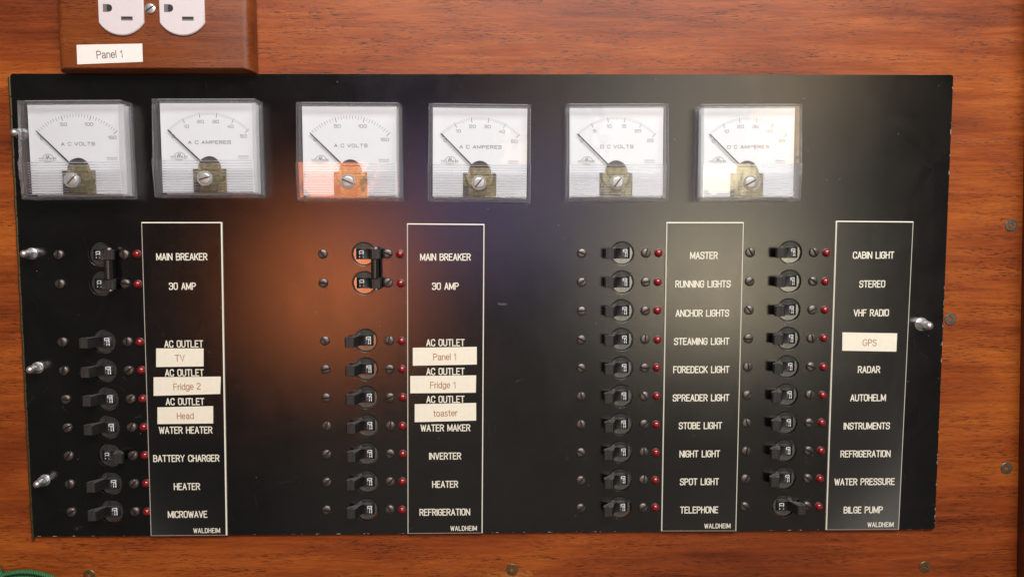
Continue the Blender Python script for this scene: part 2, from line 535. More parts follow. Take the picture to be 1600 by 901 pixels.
# ------------------------------------------------------------------ engraver's stroke alphabet
r = 1
GLYPH = {
 'A': (1.05, [[(0, 0), (.5, 1)], [(.5, 1), (1, 0)], [(.19, .32), (.81, .32)]]),
 'B': (1, [[(0, .53), (0, 1), (.94, 1, r), (.94, .53, r), (0, .53)], [(0, .5), (0, 0), (1, 0, r), (1, .53, r), (.7, .53)]]),
 'C': (1, [[(1, .74), (1, 1, r), (0, 1, r), (0, 0, r), (1, 0, r), (1, .26)]]),
 'D': (1, [[(0, 0), (0, 1), (1, 1, r), (1, 0, r), (0, 0)]]),
 'E': (.88, [[(1, 1), (0, 1), (0, 0), (1, 0)], [(0, .53), (.82, .53)]]),
 'F': (.88, [[(1, 1), (0, 1), (0, 0)], [(0, .53), (.82, .53)]]),
 'G': (1, [[(1, .74), (1, 1, r), (0, 1, r), (0, 0, r), (1, 0, r), (1, .47), (.55, .47)]]),
 'H': (1, [[(0, 0), (0, 1)], [(1, 0), (1, 1)], [(0, .53), (1, .53)]]),
 'I': (0.0, [[(0, 0), (0, 1)]]),
 'K': (1, [[(0, 0), (0, 1)], [(1, 1), (0, .36)], [(.36, .58), (1, 0)]]),
 'L': (.88, [[(0, 1), (0, 0), (1, 0)]]),
 'M': (1.3, [[(0, 0), (0, 1)], [(1, 0), (1, 1)], [(.03, .97), (.5, .12)], [(.5, .12), (.97, .97)]]),
 'N': (1.06, [[(0, 0), (0, 1)], [(1, 0), (1, 1)], [(.03, .97), (.97, .03)]]),
 'O': (1, [[(.5, 1), (0, 1, r), (0, 0, r), (1, 0, r), (1, 1, r), (.5, 1)]]),
 'P': (1, [[(0, 0), (0, 1), (1, 1, r), (1, .48, r), (0, .48)]]),
 'R': (1, [[(0, 0), (0, 1), (1, 1, r), (1, .5, r), (0, .5)], [(.5, .5), (1, 0)]]),
 'S': (1, [[(1, .76), (1, 1, r), (0, 1, r), (0, .53, r), (1, .53, r), (1, 0, r), (0, 0, r), (0, .24)]]),
 'T': (1, [[(0, 1), (1, 1)], [(.5, 1), (.5, 0)]]),
 'U': (1, [[(0, 1), (0, 0, r), (1, 0, r), (1, 1)]]),
 'V': (1.05, [[(0, 1), (.5, 0)], [(.5, 0), (1, 1)]]),
 'W': (1.45, [[(0, 1), (.25, 0)], [(.25, 0), (.5, .9)], [(.5, .9), (.75, 0)], [(.75, 0), (1, 1)]]),
 'X': (1, [[(0, 0), (1, 1)], [(0, 1), (1, 0)]]),
 'Y': (1.05, [[(0, 1), (.5, .5), (1, 1)], [(.5, .5), (.5, 0)]]),
 '0': (1, [[(.5, 1), (0, 1, r), (0, 0, r), (1, 0, r), (1, 1, r), (.5, 1)]]),
 '1': (.45, [[(0, .78), (1, 1), (1, 0)]]),
 '2': (1, [[(0, .76), (0, 1, r), (1, 1, r), (1, .53, r), (0, .53, r), (0, 0), (1, 0)]]),
 '3': (1, [[(0, .78), (0, 1, r), (1, 1, r), (1, .53, r), (.35, .53)], [(.7, .53), (1, .53, r), (1, 0, r), (0, 0, r), (0, .22)]]),
 '4': (1, [[(.74, 0), (.74, 1), (0, .3), (1, .3)]]),
 '5': (1, [[(1, 1), (0, 1), (0, .56), (1, .56, r), (1, 0, r), (0, 0, r), (0, .2)]]),
}
def fillet(pts, rad):
    out = []
    n = len(pts)
    for i, p in enumerate(pts):
        v = Vector((p[0], p[1], 0))
        if len(p) < 3 or i in (0, n - 1):
            out.append((v.x, v.y))
            continue
        a = Vector((pts[i - 1][0], pts[i - 1][1], 0)) - v
        b = Vector((pts[i + 1][0], pts[i + 1][1], 0)) - v
        rr = min(rad, a.length * 0.5, b.length * 0.5)
        if rr < 1e-5:
            out.append((v.x, v.y))
            continue
        a.normalize(); b.normalize()
        c = v + (a + b) * rr
        for k in range(6):
            t = k / 5 * PI / 2
            q = c - b * rr * math.cos(t) - a * rr * math.sin(t)
            out.append((q.x, q.y))
    return out
def stroke_text(mb, text, cx, cy, h, w, gap, sw, z, rot=0.0, rad=0.32, mi=0, align='c', space=None):
    """h cap height, w letter width, all in mm, centred on (cx, cy)."""
    x = 0.0
    polys = []
    for ch in text:
        if ch == ' ':
            x += (space if space is not None else w * 0.85)
            continue
        gw, gl = GLYPH[ch]
        for pl in gl:
            p = [((q[0] * gw * w + x, (q[1] - .5) * h) + ((1,) if len(q) > 2 else ())) for q in pl]
            closed = len(p) > 3 and p[0][:2] == p[-1][:2]
            polys.append((fillet(p, rad * min(h, w * 1.6)), closed))
        x += gw * w + gap
    tot = x - gap
    ox = {'c': -tot / 2, 'l': 0, 'r': -tot}[align]
    ca, sa = math.cos(rot), math.sin(rot)
    for i, (p, cl) in enumerate(polys):
        q = [(cx + (a + ox) * ca - b * sa, cy + (a + ox) * sa + b * ca) for a, b in p]
        mb.ribbon(q, sw, z + 0.025 * (i % 3), cl, mi)
    return tot
def arc_pts(cx, cy, rx, ry, a0, a1, n=14):
    return [(cx + rx * math.cos(math.radians(a0 + (a1 - a0) * k / n)), cy + ry * math.sin(math.radians(a0 + (a1 - a0) * k / n))) for k in range(n + 1)]
# label printer type: thin sans strokes on a cap height of 1 (x height .72); width, strokes
TYPE = {
 'P': (.56, [[(0, 0), (0, 1), (.3, 1)] + arc_pts(.3, .74, .26, .26, 90, -90) + [(0, .48)]]),
 'F': (.50, [[(0.5, 1), (0, 1), (0, 0)], [(0, .53), (.45, .53)]]),
 'H': (.60, [[(0, 0), (0, 1)], [(.6, 0), (.6, 1)], [(0, .53), (.6, .53)]]),
 'T': (.62, [[(0, 1), (.62, 1)], [(.31, 1), (.31, 0)]]),
 'V': (.66, [[(0, 1), (.33, 0), (.66, 1)]]),
 'G': (.72, [arc_pts(.36, .5, .36, .52, 42, 330, 24) + [(.70, .44), (.40, .44)]]),
 'S': (.56, [arc_pts(.28, .76, .25, .25, 20, 230, 14) + arc_pts(.28, .25, .28, .27, 70, -165, 16)]),
 '1': (.34, [[(.02, .74), (.18, .80), (.26, 1), (.26, 0)]]),
 '2': (.54, [arc_pts(.27, .72, .26, .28, 170, -20, 14) + [(.03, .10), (0, 0), (.54, 0)]]),
 'a': (.48, [arc_pts(.23, .52, .21, .20, 165, 20, 10) + [(.44, .08), (.50, 0)], [(.43, .40), (.25, .40)] + arc_pts(.20, .19, .19, .19, 95, 300, 12) + [(.42, .16)]]),
 'n': (.44, [[(0, 0), (0, .71)], [(0, .45)] + arc_pts(.22, .48, .22, .23, 160, 0, 10) + [(.44, 0)]]),
 'e': (.48, [[(0.02, .37), (.48, .37)] + arc_pts(.24, .36, .24, .36, 5, 320, 22)]),
 'l': (0.0, [[(0, 0), (0, 1)]]),
 'i': (0.0, [[(0, 0), (0, .71)], [(0, .90), (0, 1)]]),
 'r': (.25, [[(0, 0), (0, .71)], [(0, .40)] + arc_pts(.25, .42, .24, .27, 160, 90, 6)]),
 'd': (.48, [[(.48, 0), (.48, 1)], arc_pts(.24, .36, .24, .36, 40, 320, 20)]),
 'g': (.48, [[(.48, .71), (.48, 0)] + arc_pts(.24, -.02, .24, .24, 0, -160, 12), arc_pts(.24, .36, .24, .35, 40, 320, 20)]),
 't': (.28, [[(.12, .93), (.12, .10), (.18, 0), (.28, .01)], [(0, .70), (.27, .70)]]),
 'o': (.50, [arc_pts(.25, .36, .25, .36, 90, 450, 26)]),
 's': (.42, [arc_pts(.21, .54, .18, .17, 25, 230, 10) + arc_pts(.21, .18, .20, .19, 70, -165, 12)]),
}
def type_mesh(name, text, h, mat):
    mb = MB()
    x = 0.0
    todo = []
    for ch in text:
        if ch == ' ':
            x += 0.42
            continue
        gw, gl = TYPE[ch]
        for pl in gl:
            todo.append([(px + x, py) for px, py in pl])
        x += gw + 0.20
    tot = x - 0.20
    for i, p in enumerate(todo):
        closed = len(p) > 6 and math.hypot(p[0][0] - p[-1][0], p[0][1] - p[-1][1]) < 1e-4
        mb.ribbon([((a - tot / 2) * h, (b - 0.5) * h) for a, b in p], 0.12 * h, 0.02 * (i % 3), closed)
    return mb.mesh(name, [mat])
def curve_plate(name, loops, thick, bev, mats, top=0.0):
    """flat plate with holes: first loop the outline, the others holes; front face at z = top"""
    cu = bpy.data.curves.new(name, 'CURVE')
    cu.dimensions = '2D'
    cu.fill_mode = 'BOTH'
    cu.extrude = (thick / 2 - bev) * MM
    cu.bevel_depth = bev * MM
    cu.bevel_resolution = 1
    cu.offset = -bev * MM
    for lp in loops:
        s = cu.splines.new('POLY')
        s.points.add(len(lp) - 1)
        for i, p in enumerate(lp):
            s.points[i].co = (p[0] * MM, p[1] * MM, 0, 1)
        s.use_cyclic_u = True
    o = bpy.data.objects.new(name, cu)
    COL.objects.link(o)
    dg = bpy.context.evaluated_depsgraph_get()
    me = bpy.data.meshes.new_from_object(o.evaluated_get(dg))
    bpy.data.objects.remove(o)
    for v in me.vertices:
        v.co.z += (top - thick / 2) * MM
    me.materials.clear()
    for m in mats:
        me.materials.append(m)
    for p in me.polygons:
        p.use_smooth = False
    return me
def circle(cx, cy, rad, n=44):
    return [(cx + rad * math.cos(2 * PI * i / n), cy + rad * math.sin(2 * PI * i / n)) for i in range(n)]
def round_rect(x0, x1, y0, y1, rad, n=5):
    out = []
    for cx, cy, a in ((x1 - rad, y1 - rad, 0), (x0 + rad, y1 - rad, PI / 2), (x0 + rad, y0 + rad, PI), (x1 - rad, y0 + rad, 1.5 * PI)):
        for k in range(n + 1):
            t = a + PI / 2 * k / n
            out.append((cx + rad * math.cos(t), cy + rad * math.sin(t)))
    return out

# ------------------------------------------------------------------ the setting
WZ = -2.0                                   # face of the wooden bulkhead
wall = MB()
o4 = [(-620, -420), (480, -420), (480, 360), (-620, 360)]
i4 = [(-378, -174), (200, -174), (200, 101), (-378, 101)]
wall.loft([[(x, y, WZ - 14) for x, y in o4], [(x, y, WZ) for x, y in o4], [(x, y, WZ) for x, y in i4], [(x, y, WZ - 14) for x, y in i4]], False, False, closed=True)
w = place(link('wall', wall.mesh('wall', [M['wood']])), 0, 0)
tag(w, 'varnished reddish wooden bulkhead with horizontal grain around the black panel', 'wall', kind='structure')

trim = MB()
sec = [(0, WZ), (-0.4, 3)] + [(7 - 7.4 * math.cos(k / 8 * PI / 2), 14 + 8 * math.sin(k / 8 * PI / 2)) for k in range(9)] + [(45, 22), (45, WZ)]
trim.loft([[(x, y, z) for x, z in sec] for y in (-420, 360)], True, True, smooth=True)
t = place(link('wooden_trim', trim.mesh('wooden_trim', [M['wood_trim']], 40)), 267.5, 0, 0.05, math.atan2(12.5, 388))
tag(t, 'dark reddish wooden trim standing upright along the right edge of the bulkhead', 'trim', kind='structure')

# ------------------------------------------------------------------ the black panel
COLX = [-341.0, -169.7, 0.0, 111.3]
PITCH = 19.05
ROWS = [[0, 1, 3, 4, 5, 6, 7, 8, 9], [0, 1, 3, 4, 5, 6, 7, 8, 9], list(range(10)), list(range(10))]
DX = [[0.3 if r < 2 else (0.2 if r < 5 else 0.6) for r in range(10)], [0.2 * (r > 2) - 0.35 * max(0, r - 6) for r in range(10)], [0] * 10, [0] * 10]
def row_y(c, r):
    return -PITCH * r + (0.0, 0.1, 0.1, 0.3)[c]
HOLE_R = 7.85
loops = [round_rect(-393.0, 215.3, -188.2, 115.6, 1.6)]
for c in range(4):
    for rr in ROWS[c]:
        loops.append(circle(COLX[c] + DX[c][rr], row_y(c, rr), HOLE_R))
me = curve_plate('control_panel', loops, 2.4, 0.12, [M['paint']])
panel = place(link('control_panel', me), 0, 0)
tag(panel, 'large black painted steel electrical panel with rows of round breaker holes', 'control panel')

hb = MB()
y = 114.0
k = 0
while y > -186:
    off = 0.12 if k % 2 else -0.12
    hb.lathe([(0.3, 0), (0.95, 0.2), (0.95, 12.3), (0.3, 12.5)], (-394.0 + off, y - 12.7, -0.9), 12, axis='y', cap0=True)
    y -= 12.7
    k += 1
hb.box(-394.9, -394.0, -187, 114, WZ - 1, WZ + 0.12)
h = place(link('piano_hinge', hb.mesh('piano_hinge', [M['hinge']])), 0, 0)
tag(h, 'thin brass piano hinge along the left edge of the black panel', 'hinge')

# ------------------------------------------------------------------ engraved label plates
PLATES = [
 dict(c=[(-313.04, 21.0), (-261.03, 20.91), (-264.04, -188.0), (-314.73, -187.9)], label='black engraved label plate ending in WATER HEATER, BATTERY CHARGER, HEATER and MICROWAVE',
      t=[('MAIN BREAKER', -287.5, -1.45), ('30 AMP', -287.75, -20.65), ('AC OUTLET', -288.22, -58.55), ('AC OUTLET', -288.46, -77.66), ('AC OUTLET', -288.7, -96.88), ('WATER HEATER', -288.93, -116.0), ('BATTERY CHARGER', -289.16, -135.01), ('HEATER', -289.39, -154.13), ('MICROWAVE', -289.61, -173.14), ('WALDHEIM', -277.25, -184.3)]),
 dict(c=[(-141.08, 19.86), (-90.58, 19.36), (-92.85, -187.9), (-143.23, -187.8)], label='black engraved label plate ending in WATER MAKER, INVERTER, HEATER and REFRIGERATION',
      t=[('MAIN BREAKER', -116.19, -2.09), ('30 AMP', -116.35, -21.19), ('AC OUTLET', -116.67, -58.44), ('AC OUTLET', -116.84, -77.66), ('AC OUTLET', -117.0, -96.34), ('WATER MAKER', -117.16, -115.55), ('INVERTER', -117.54, -134.66), ('HEATER', -117.7, -153.88), ('REFRIGERATION', -118.08, -172.98), ('WALDHEIM', -105.5, -184.2)]),
 dict(c=[(28.62, 20.39), (79.68, 20.3), (78.87, -187.9), (27.93, -187.56)], label='black engraved label plate from MASTER and RUNNING LIGHTS down to TELEPHONE',
      t=[('MASTER', 53.65, -1.46), ('RUNNING LIGHTS', 53.34, -20.24), ('ANCHOR LIGHTS', 53.24, -39.55), ('STEAMING LIGHT', 53.14, -58.32), ('FOREDECK LIGHT', 53.24, -77.21), ('SPREADER LIGHT', 53.35, -96.2), ('STOBE LIGHT', 53.24, -115.08), ('NIGHT LIGHT', 53.13, -134.29), ('SPOT LIGHT', 53.23, -153.38), ('TELEPHONE', 53.34, -172.81), ('WALDHEIM', 65.92, -184.0)]),
 dict(c=[(140.63, 21.04), (192.07, 20.53), (189.98, -187.9), (140.0, -187.7)], label='black engraved label plate from CABIN LIGHT and STEREO down to BILGE PUMP',
      t=[('CABIN LIGHT', 166.06, -1.53), ('STEREO', 165.86, -20.59), ('VHF RADIO', 165.87, -39.75), ('RADAR', 165.65, -77.76), ('AUTOHELM', 165.65, -96.82), ('INSTRUMENTS', 165.43, -115.99), ('REFRIGERATION', 165.2, -135.04), ('WATER PRESSURE', 165.19, -154.21), ('BILGE PUMP', 164.96, -173.7), ('WALDHEIM', 177.13, -184.0)]),
]
PT = 1.5
for P in PLATES:
    mb = MB()
    c4 = P['c']
    cx = sum(p[0] for p in c4) / 4
    cy = sum(p[1] for p in c4) / 4
    loc = [(x - cx, y - cy) for x, y in c4]
    ins = lambda b: [(x - math.copysign(b, x), y - math.copysign(b, y)) for x, y in loc]
    # cream core with a bevelled rim, thin black skin on top
    mb.loft([[(x, y, 0.02) for x, y in loc], [(x, y, PT - 0.45) for x, y in loc], [(x, y, PT) for x, y in ins(0.62)]], True, False, mi=1)
    a = [(x, y, PT) for x, y in ins(0.62)]
    mb.add(a, [(0, 1, 2, 3)], 0)
    root = place(link('label_plate', mb.mesh('label_plate', [M['plate_black'], M['cream']])), cx, cy)
    tag(root, P['label'], 'label plate', 'engraved label plates')
    for s, x, y in P['t']:
        tb = MB()
        if s == 'WALDHEIM':
            stroke_text(tb, s, x - cx, y - cy, 2.9, 1.55, 0.80, 0.46, PT + 0.03)
        else:
            stroke_text(tb, s, x - cx, y - cy, 4.1, 2.14, 0.86, 0.65, PT + 0.03, space=2.0)
        link('lettering', tb.mesh('lettering', [M['cream']]), root)

# ------------------------------------------------------------------ stuck-on label tapes
STICK = [
 ('TV', [(-306.21, -61.42), (-275.34, -61.56), (-275.73, -73.45), (-306.67, -73.72)], 'cream label sticker printed TV under the first AC OUTLET'),
 ('Fridge 2', [(-308.59, -80.52), (-264.64, -80.32), (-265.41, -91.85), (-309.05, -92.89)], 'cream label sticker printed Fridge 2'),
 ('Head', [(-306.83, -100.61), (-270.29, -99.96), (-270.65, -111.56), (-307.24, -111.77)], 'cream label sticker printed Head above WATER HEATER'),
 ('Panel 1', [(-138.19, -61.74), (-96.01, -61.29), (-96.07, -73.03), (-138.33, -73.68)], 'cream label sticker printed Panel 1 on the black label plate'),
 ('Fridge 1', [(-140.1, -80.52), (-96.53, -80.31), (-96.81, -91.9), (-140.24, -92.1)], 'cream label sticker printed Fridge 1'),
 ('toaster', [(-137.37, -99.43), (-96.64, -98.8), (-96.7, -110.67), (-137.51, -111.51)], 'cream label sticker printed toaster above WATER MAKER'),
 ('GPS', [(146.97, -52.71), (183.67, -53.5), (183.47, -65.75), (147.14, -64.94)], 'cream label sticker printed GPS below VHF RADIO'),
]
def sticker(text, c4, zbase, label, mat, ink, h=4.0):
    cx = sum(p[0] for p in c4) / 4
    cy = sum(p[1] for p in c4) / 4
    mb = MB()
    mb.quadplate([(x - cx, y - cy) for x, y in c4], 0.06, 0.22)
    root = place(link('label_sticker', mb.mesh('label_sticker', [mat])), cx, cy, zbase)
    tag(root, label, 'sticker', 'printed label stickers')
    ang = math.atan2(c4[2][1] - c4[3][1], c4[2][0] - c4[3][0])
    link('lettering', type_mesh('lettering', text, h, ink), root, (0, -0.4, 0.26), ang)
for tx, c4, lb in STICK:
    sticker(tx, c4, PT, lb, M['sticker'], M['ink_brown'])

# ------------------------------------------------------------------ slotted machine screw (shared mesh)
def slotted_mesh(name, rad, height, mat, slot=0.95, depth=0.9):
    bm = bmesh.new()
    prof = [(rad, 0.0), (rad, height * 0.5), (rad * 0.93, height * 0.74), (rad * 0.78, height * 0.9), (rad * 0.45, height * 0.98), (0.02, height)]
    seg = 26
    rings = []
    for rr, z in prof:
        rings.append([bm.verts.new((rr * math.cos(2 * PI * i / seg) * MM, rr * math.sin(2 * PI * i / seg) * MM, z * MM)) for i in range(seg)])
    for a, b in zip(rings, rings[1:]):
        for i in range(seg):
            bm.faces.new((a[i], a[(i + 1) % seg], b[(i + 1) % seg], b[i]))
    bm.faces.new(rings[-1])
    for s in (-1, 1):
        bmesh.ops.bisect_plane(bm, geom=bm.verts[:] + bm.edges[:] + bm.faces[:], dist=1e-7, plane_co=(0, s * slot / 2 * MM, 0), plane_no=(0, 1, 0))
    strip = [f for f in bm.faces if all(abs(v.co.y) <= slot / 2 * MM + 1e-7 for v in f.verts) and f.calc_center_median().z > height * 0.4 * MM]
    ret = bmesh.ops.extrude_face_region(bm, geom=strip)
    for v in [g for g in ret['geom'] if isinstance(g, bmesh.types.BMVert)]:
        v.co.z = max(0.15 * MM, (height - depth) * MM)
    bmesh.ops.delete(bm, geom=strip, context='FACES')
    bmesh.ops.recalc_face_normals(bm, faces=bm.faces[:])
    me = bpy.data.meshes.new(name)
    for f in bm.faces:
        f.smooth = True
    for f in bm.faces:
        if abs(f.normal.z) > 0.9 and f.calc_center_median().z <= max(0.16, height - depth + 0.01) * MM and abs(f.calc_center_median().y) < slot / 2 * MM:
            f.material_index = 1  # slot floor painted dark in place of its shade
    bm.to_mesh(me)
    bm.free()
    me.materials.append(mat)
    me.materials.append(M['hole_shade'])
    me.set_sharp_from_angle(angle=math.radians(35))
    return me
SCREW_ME = slotted_mesh('mounting_screw', 3.1, 1.7, M['screw'], 1.05, 1.2)

# ------------------------------------------------------------------ breakers
def bushing_mesh():
    mb = MB()
    R0 = 7.35
    z = -1.1
    n = 40
    # rim
    mb.lathe([(R0, -9), (R0, z - 0.35), (R0 - 0.35, z)], (0, 0, 0), n, cap1=False)
    R1 = R0 - 0.35
    def seg(y0, y1, tilt):
        pts = []
        m = 18
        def xw(y):
            return math.sqrt(max(0, R1 * R1 - y * y))
        ys = [y0 + (y1 - y0) * i / m for i in range(m + 1)]
        right = [(xw(y), y) for y in ys]
        left = [(-xw(y), y) for y in reversed(ys)]
        lp = right + left
        mb.add([(x, y, z - tilt * abs(abs(y) - 3.6)) for x, y in lp], [tuple(range(len(lp)))])
    seg(3.6, R1 - 0.001, -0.20)
    seg(-R1 + 0.001, -3.6, 0.02)
    for s in (-1, 1):        # strips either side of the slot, split by the case seam
        for y0, y1 in ((-3.6, -0.15), (0.15, 3.6)):
            mb.add([(s * 5.2, y0, z), (s * math.sqrt(R1**2 - y0**2), y0, z), (s * math.sqrt(R1**2 - y1**2), y1, z), (s * 5.2, y1, z)], [(0, 1, 2, 3)])
        mb.add([(s * 5.2, -0.15, z - 0.3), (s * R1, -0.15, z - 0.3), (s * R1, 0.15, z - 0.3), (s * 5.2, 0.15, z - 0.3)], [(0, 1, 2, 3)])
    # slot walls
    x = 5.2
    mb.add([(-x, -3.6, z), (x, -3.6, z), (x, 3.6, z), (-x, 3.6, z), (-x, -3.6, z - 5), (x, -3.6, z - 5), (x, 3.6, z - 5), (-x, 3.6, z - 5)],
           [(0, 1, 5, 4), (1, 2, 6, 5), (2, 3, 7, 6), (3, 0, 4, 7), (4, 5, 6, 7)])
    return mb.mesh('bushing', [M['bushing']])
BUSH_ME = bushing_mesh()
TW = 3.25     # half width of a toggle
def toggle_mesh(sgn):
    """sgn -1: lever thrown left (OFF), +1: thrown right (ON). Profile lies in x,z and is drawn out along y."""
    mb = MB()
    cx, cz, R = 0.0, -6.2, 6.6
    arc = []
    for k in range(9):
        t = math.radians(42 - 74 * k / 8)
        arc.append((cx + R * math.sin(t) + 0.5, cz + R * math.cos(t)))
    prof = [(4.9, -5)] + arc + [(-4.3, 1.6), (-5.7, 7.2), (-6.3, 8.0), (-7.2, 8.25), (-11.6, 8.0), (-12.3, 7.5), (-12.4, 6.5), (-11.6, 3.9), (-8.4, 0.9), (-6.6, -5)]
    prof = [(-sgn * x, z) for x, z in prof]
    n = len(prof)
    def ring(y, b):
        mx = sum(p[0] for p in prof) / n
        mz = sum(p[1] for p in prof) / n
        return [(mx + (x - mx) * (1 - b), y, mz + (z - mz) * (1 - b)) for x, z in prof]
    mb.loft([ring(-TW, 0.035), ring(-TW + 0.2, 0), ring(TW - 0.2, 0), ring(TW, 0.035)], False, False)
    # y-end faces as polygons
    for y in (-TW, TW):
        mb.add(ring(y, 0.035), [tuple(range(n))], 1)
    # ridges across the end of the lever
    for k in range(6):
        x0 = -6.9 - 0.82 * k
        zt = 8.25 + (x0 + 7.2) * 0.057
        mb.box(-sgn * (x0 - 0.2) if sgn < 0 else -sgn * x0, (-sgn * x0) if sgn < 0 else -sgn * (x0 - 0.2), -TW + 0.3, TW - 0.3, zt - 0.3, zt + 0.22, mi=1)
    # pin hole's shade painted as dark discs on the upper and lower sides
    for s in (-1, 1):
        mb.lathe([(1.15, 0.0), (1.15, 0.02)], (sgn * 9.2, s * (TW + 0.01), 6.2), 14, mi=2, axis='y', cap0=True)
    return mb.mesh('toggle', [M['toggle'], M['toggle_lit'], M['hole_shade']], 28)
def toggle_letters(sgn):
    mb = MB()
    # grey band under the letters, wrapped on the curved barrel, then the white letters
    txt = 'OFF' if sgn < 0 else 'ON'
    xc = 1.9 if sgn < 0 else -1.6
    tb = MB()
    L = stroke_text(tb, txt, xc, 0, 2.7, 1.25 if sgn < 0 else 1.6, 0.66, 0.44, 0.0, rot=-PI / 2, rad=0.3)
    def zc(x):
        u = -sgn * x - 0.5
        return -6.2 + math.sqrt(max(0.1, 6.6**2 - u * u))
    tb.v = [Vector((p.x, p.y, zc(p.x) + 0.07 + p.z)) for p in tb.v]
    mb.add(tb.v, tb.f, 0)
    b0, b1 = (xc - 2.5, xc - 0.3) if sgn < 0 else (xc + 0.3, xc + 2.3)
    xs = [b0 + (b1 - b0) * i / 5 for i in range(6)]
    vs, fs = [], []
    for i, x in enumerate(xs):
        vs += [(x, -3.0, zc(x) + 0.035), (x, 3.0, zc(x) + 0.035)]
        if i:
            fs.append((2 * i - 2, 2 * i, 2 * i + 1, 2 * i - 1))
    mb.add(vs, fs, 1)
    return mb.mesh('lettering', [M['white_ink'], M['grey_band']], 60)
TOG = {s: toggle_mesh(s) for s in (-1, 1)}
LET = {s: toggle_letters(s) for s in (-1, 1)}
SCREW_X = (-26.7, 15.6)
def make_breaker(sgn):
    root = empty('circuit_breaker')
    link('bushing', BUSH_ME, root)
    tg = link('toggle', TOG[sgn], root)
    link('lettering', LET[sgn], tg)
    for x in SCREW_X:
        link('mounting_screw', SCREW_ME, root, (x, 0, 0.02), random.uniform(0, PI))
    return root
PROTO = {}
def breaker(c, rr, sgn, label):
    if sgn not in PROTO:
        PROTO[sgn] = make_breaker(sgn)
        b = PROTO[sgn]
    else:
        b = dup(PROTO[sgn])
    place(b, COLX[c] + DX[c][rr], row_y(c, rr))
    for s in kids(b, 'mounting_screw'):
        s.rotation_euler = (random.uniform(-.04, .04), random.uniform(-.04, .04), random.uniform(0, PI))
    for s_ in kids(b, 'toggle'):
        s_.rotation_euler = (0, random.uniform(-.035, .035), random.uniform(-.012, .012))
    tag(b, label, 'circuit breaker', 'single circuit breakers in columns')
WHERE = [
 {3: 'beside the TV sticker', 4: 'beside the Fridge 2 sticker', 5: 'beside the Head sticker', 6: 'beside WATER HEATER', 7: 'beside BATTERY CHARGER', 8: 'beside HEATER above MICROWAVE', 9: 'beside MICROWAVE'},
 {3: 'beside the Panel 1 sticker on the label plate', 4: 'beside the Fridge 1 sticker', 5: 'beside the toaster sticker', 6: 'beside WATER MAKER', 7: 'beside INVERTER', 8: 'beside HEATER below INVERTER', 9: 'beside REFRIGERATION in the bottom row'},
 {0: 'beside MASTER', 1: 'beside RUNNING LIGHTS', 2: 'beside ANCHOR LIGHTS', 3: 'beside STEAMING LIGHT', 4: 'beside FOREDECK LIGHT', 5: 'beside SPREADER LIGHT', 6: 'beside STOBE LIGHT', 7: 'beside NIGHT LIGHT', 8: 'beside SPOT LIGHT', 9: 'beside TELEPHONE'},
 {0: 'beside CABIN LIGHT', 1: 'beside STEREO', 2: 'beside VHF RADIO', 3: 'beside the GPS sticker', 4: 'beside RADAR', 5: 'in the row between RADAR and INSTRUMENTS', 6: 'beside INSTRUMENTS', 7: 'beside REFRIGERATION below INSTRUMENTS', 8: 'beside WATER PRESSURE', 9: 'beside BILGE PUMP'},
]
ON = {(0, 7), (3, 9)}
for c in range(4):
    for rr in ROWS[c]:
        if c < 2 and rr < 2:
            continue
        s = 1 if (c, rr) in ON else -1
        breaker(c, rr, s, 'black circuit breaker switched %s %s' % ('on' if s > 0 else 'off', WHERE[c][rr]))

def make_double():
    root = empty('double_breaker')
    for k in (0, 1):
        y = -PITCH * k
        link('bushing', BUSH_ME, root, (0, y, 0))
        tg = link('toggle', TOG[1], root, (0, y, 0))
        link('lettering', LET[1], tg)
        for x in SCREW_X:
            link('mounting_screw', SCREW_ME, root, (x, y, 0.02), random.uniform(0, PI))
    tb = MB()
    tb.lathe([(2.2, -PITCH + TW + 0.05), (2.45, -PITCH + TW + 0.4), (2.45, -TW - 0.4), (2.2, -TW - 0.05)], (8.2, 0, 6.8), 22, axis='y', cap0=True)
    bar = link('tie_bar', tb.mesh('tie_bar', [M['tie_bar']]), root)
    pb = MB()
    pb.lathe([(1.35, TW + 0.03), (1.35, TW + 0.7), (0.9, TW + 1.25), (0.2, TW + 1.4)], (8.8, 0, 6.0), 16, axis='y', cap0=True)
    pb.lathe([(0.2, -PITCH - TW - 1.4), (0.9, -PITCH - TW - 1.25), (1.35, -PITCH - TW - 0.7), (1.35, -PITCH - TW - 0.03)], (8.8, 0, 6.0), 16, axis='y', cap0=True)
    link('pin', pb.mesh('pin', [M['steel']]), bar)
    return root
d1 = make_double()
place(d1, COLX[0] + DX[0][0], row_y(0, 0))
tag(d1, 'double main breaker switched on beside the leftmost label plate', 'main breaker', 'double main breakers')
d2 = dup(d1)
place(d2, COLX[1] + DX[1][0], row_y(1, 0))
for d in (d1, d2):
    for s in kids(d, 'mounting_screw'):
        s.rotation_euler = (0, 0, random.uniform(0, PI))
tag(d2, 'double main breaker switched on beside the label plate holding the toaster sticker', 'main breaker', 'double main breakers')

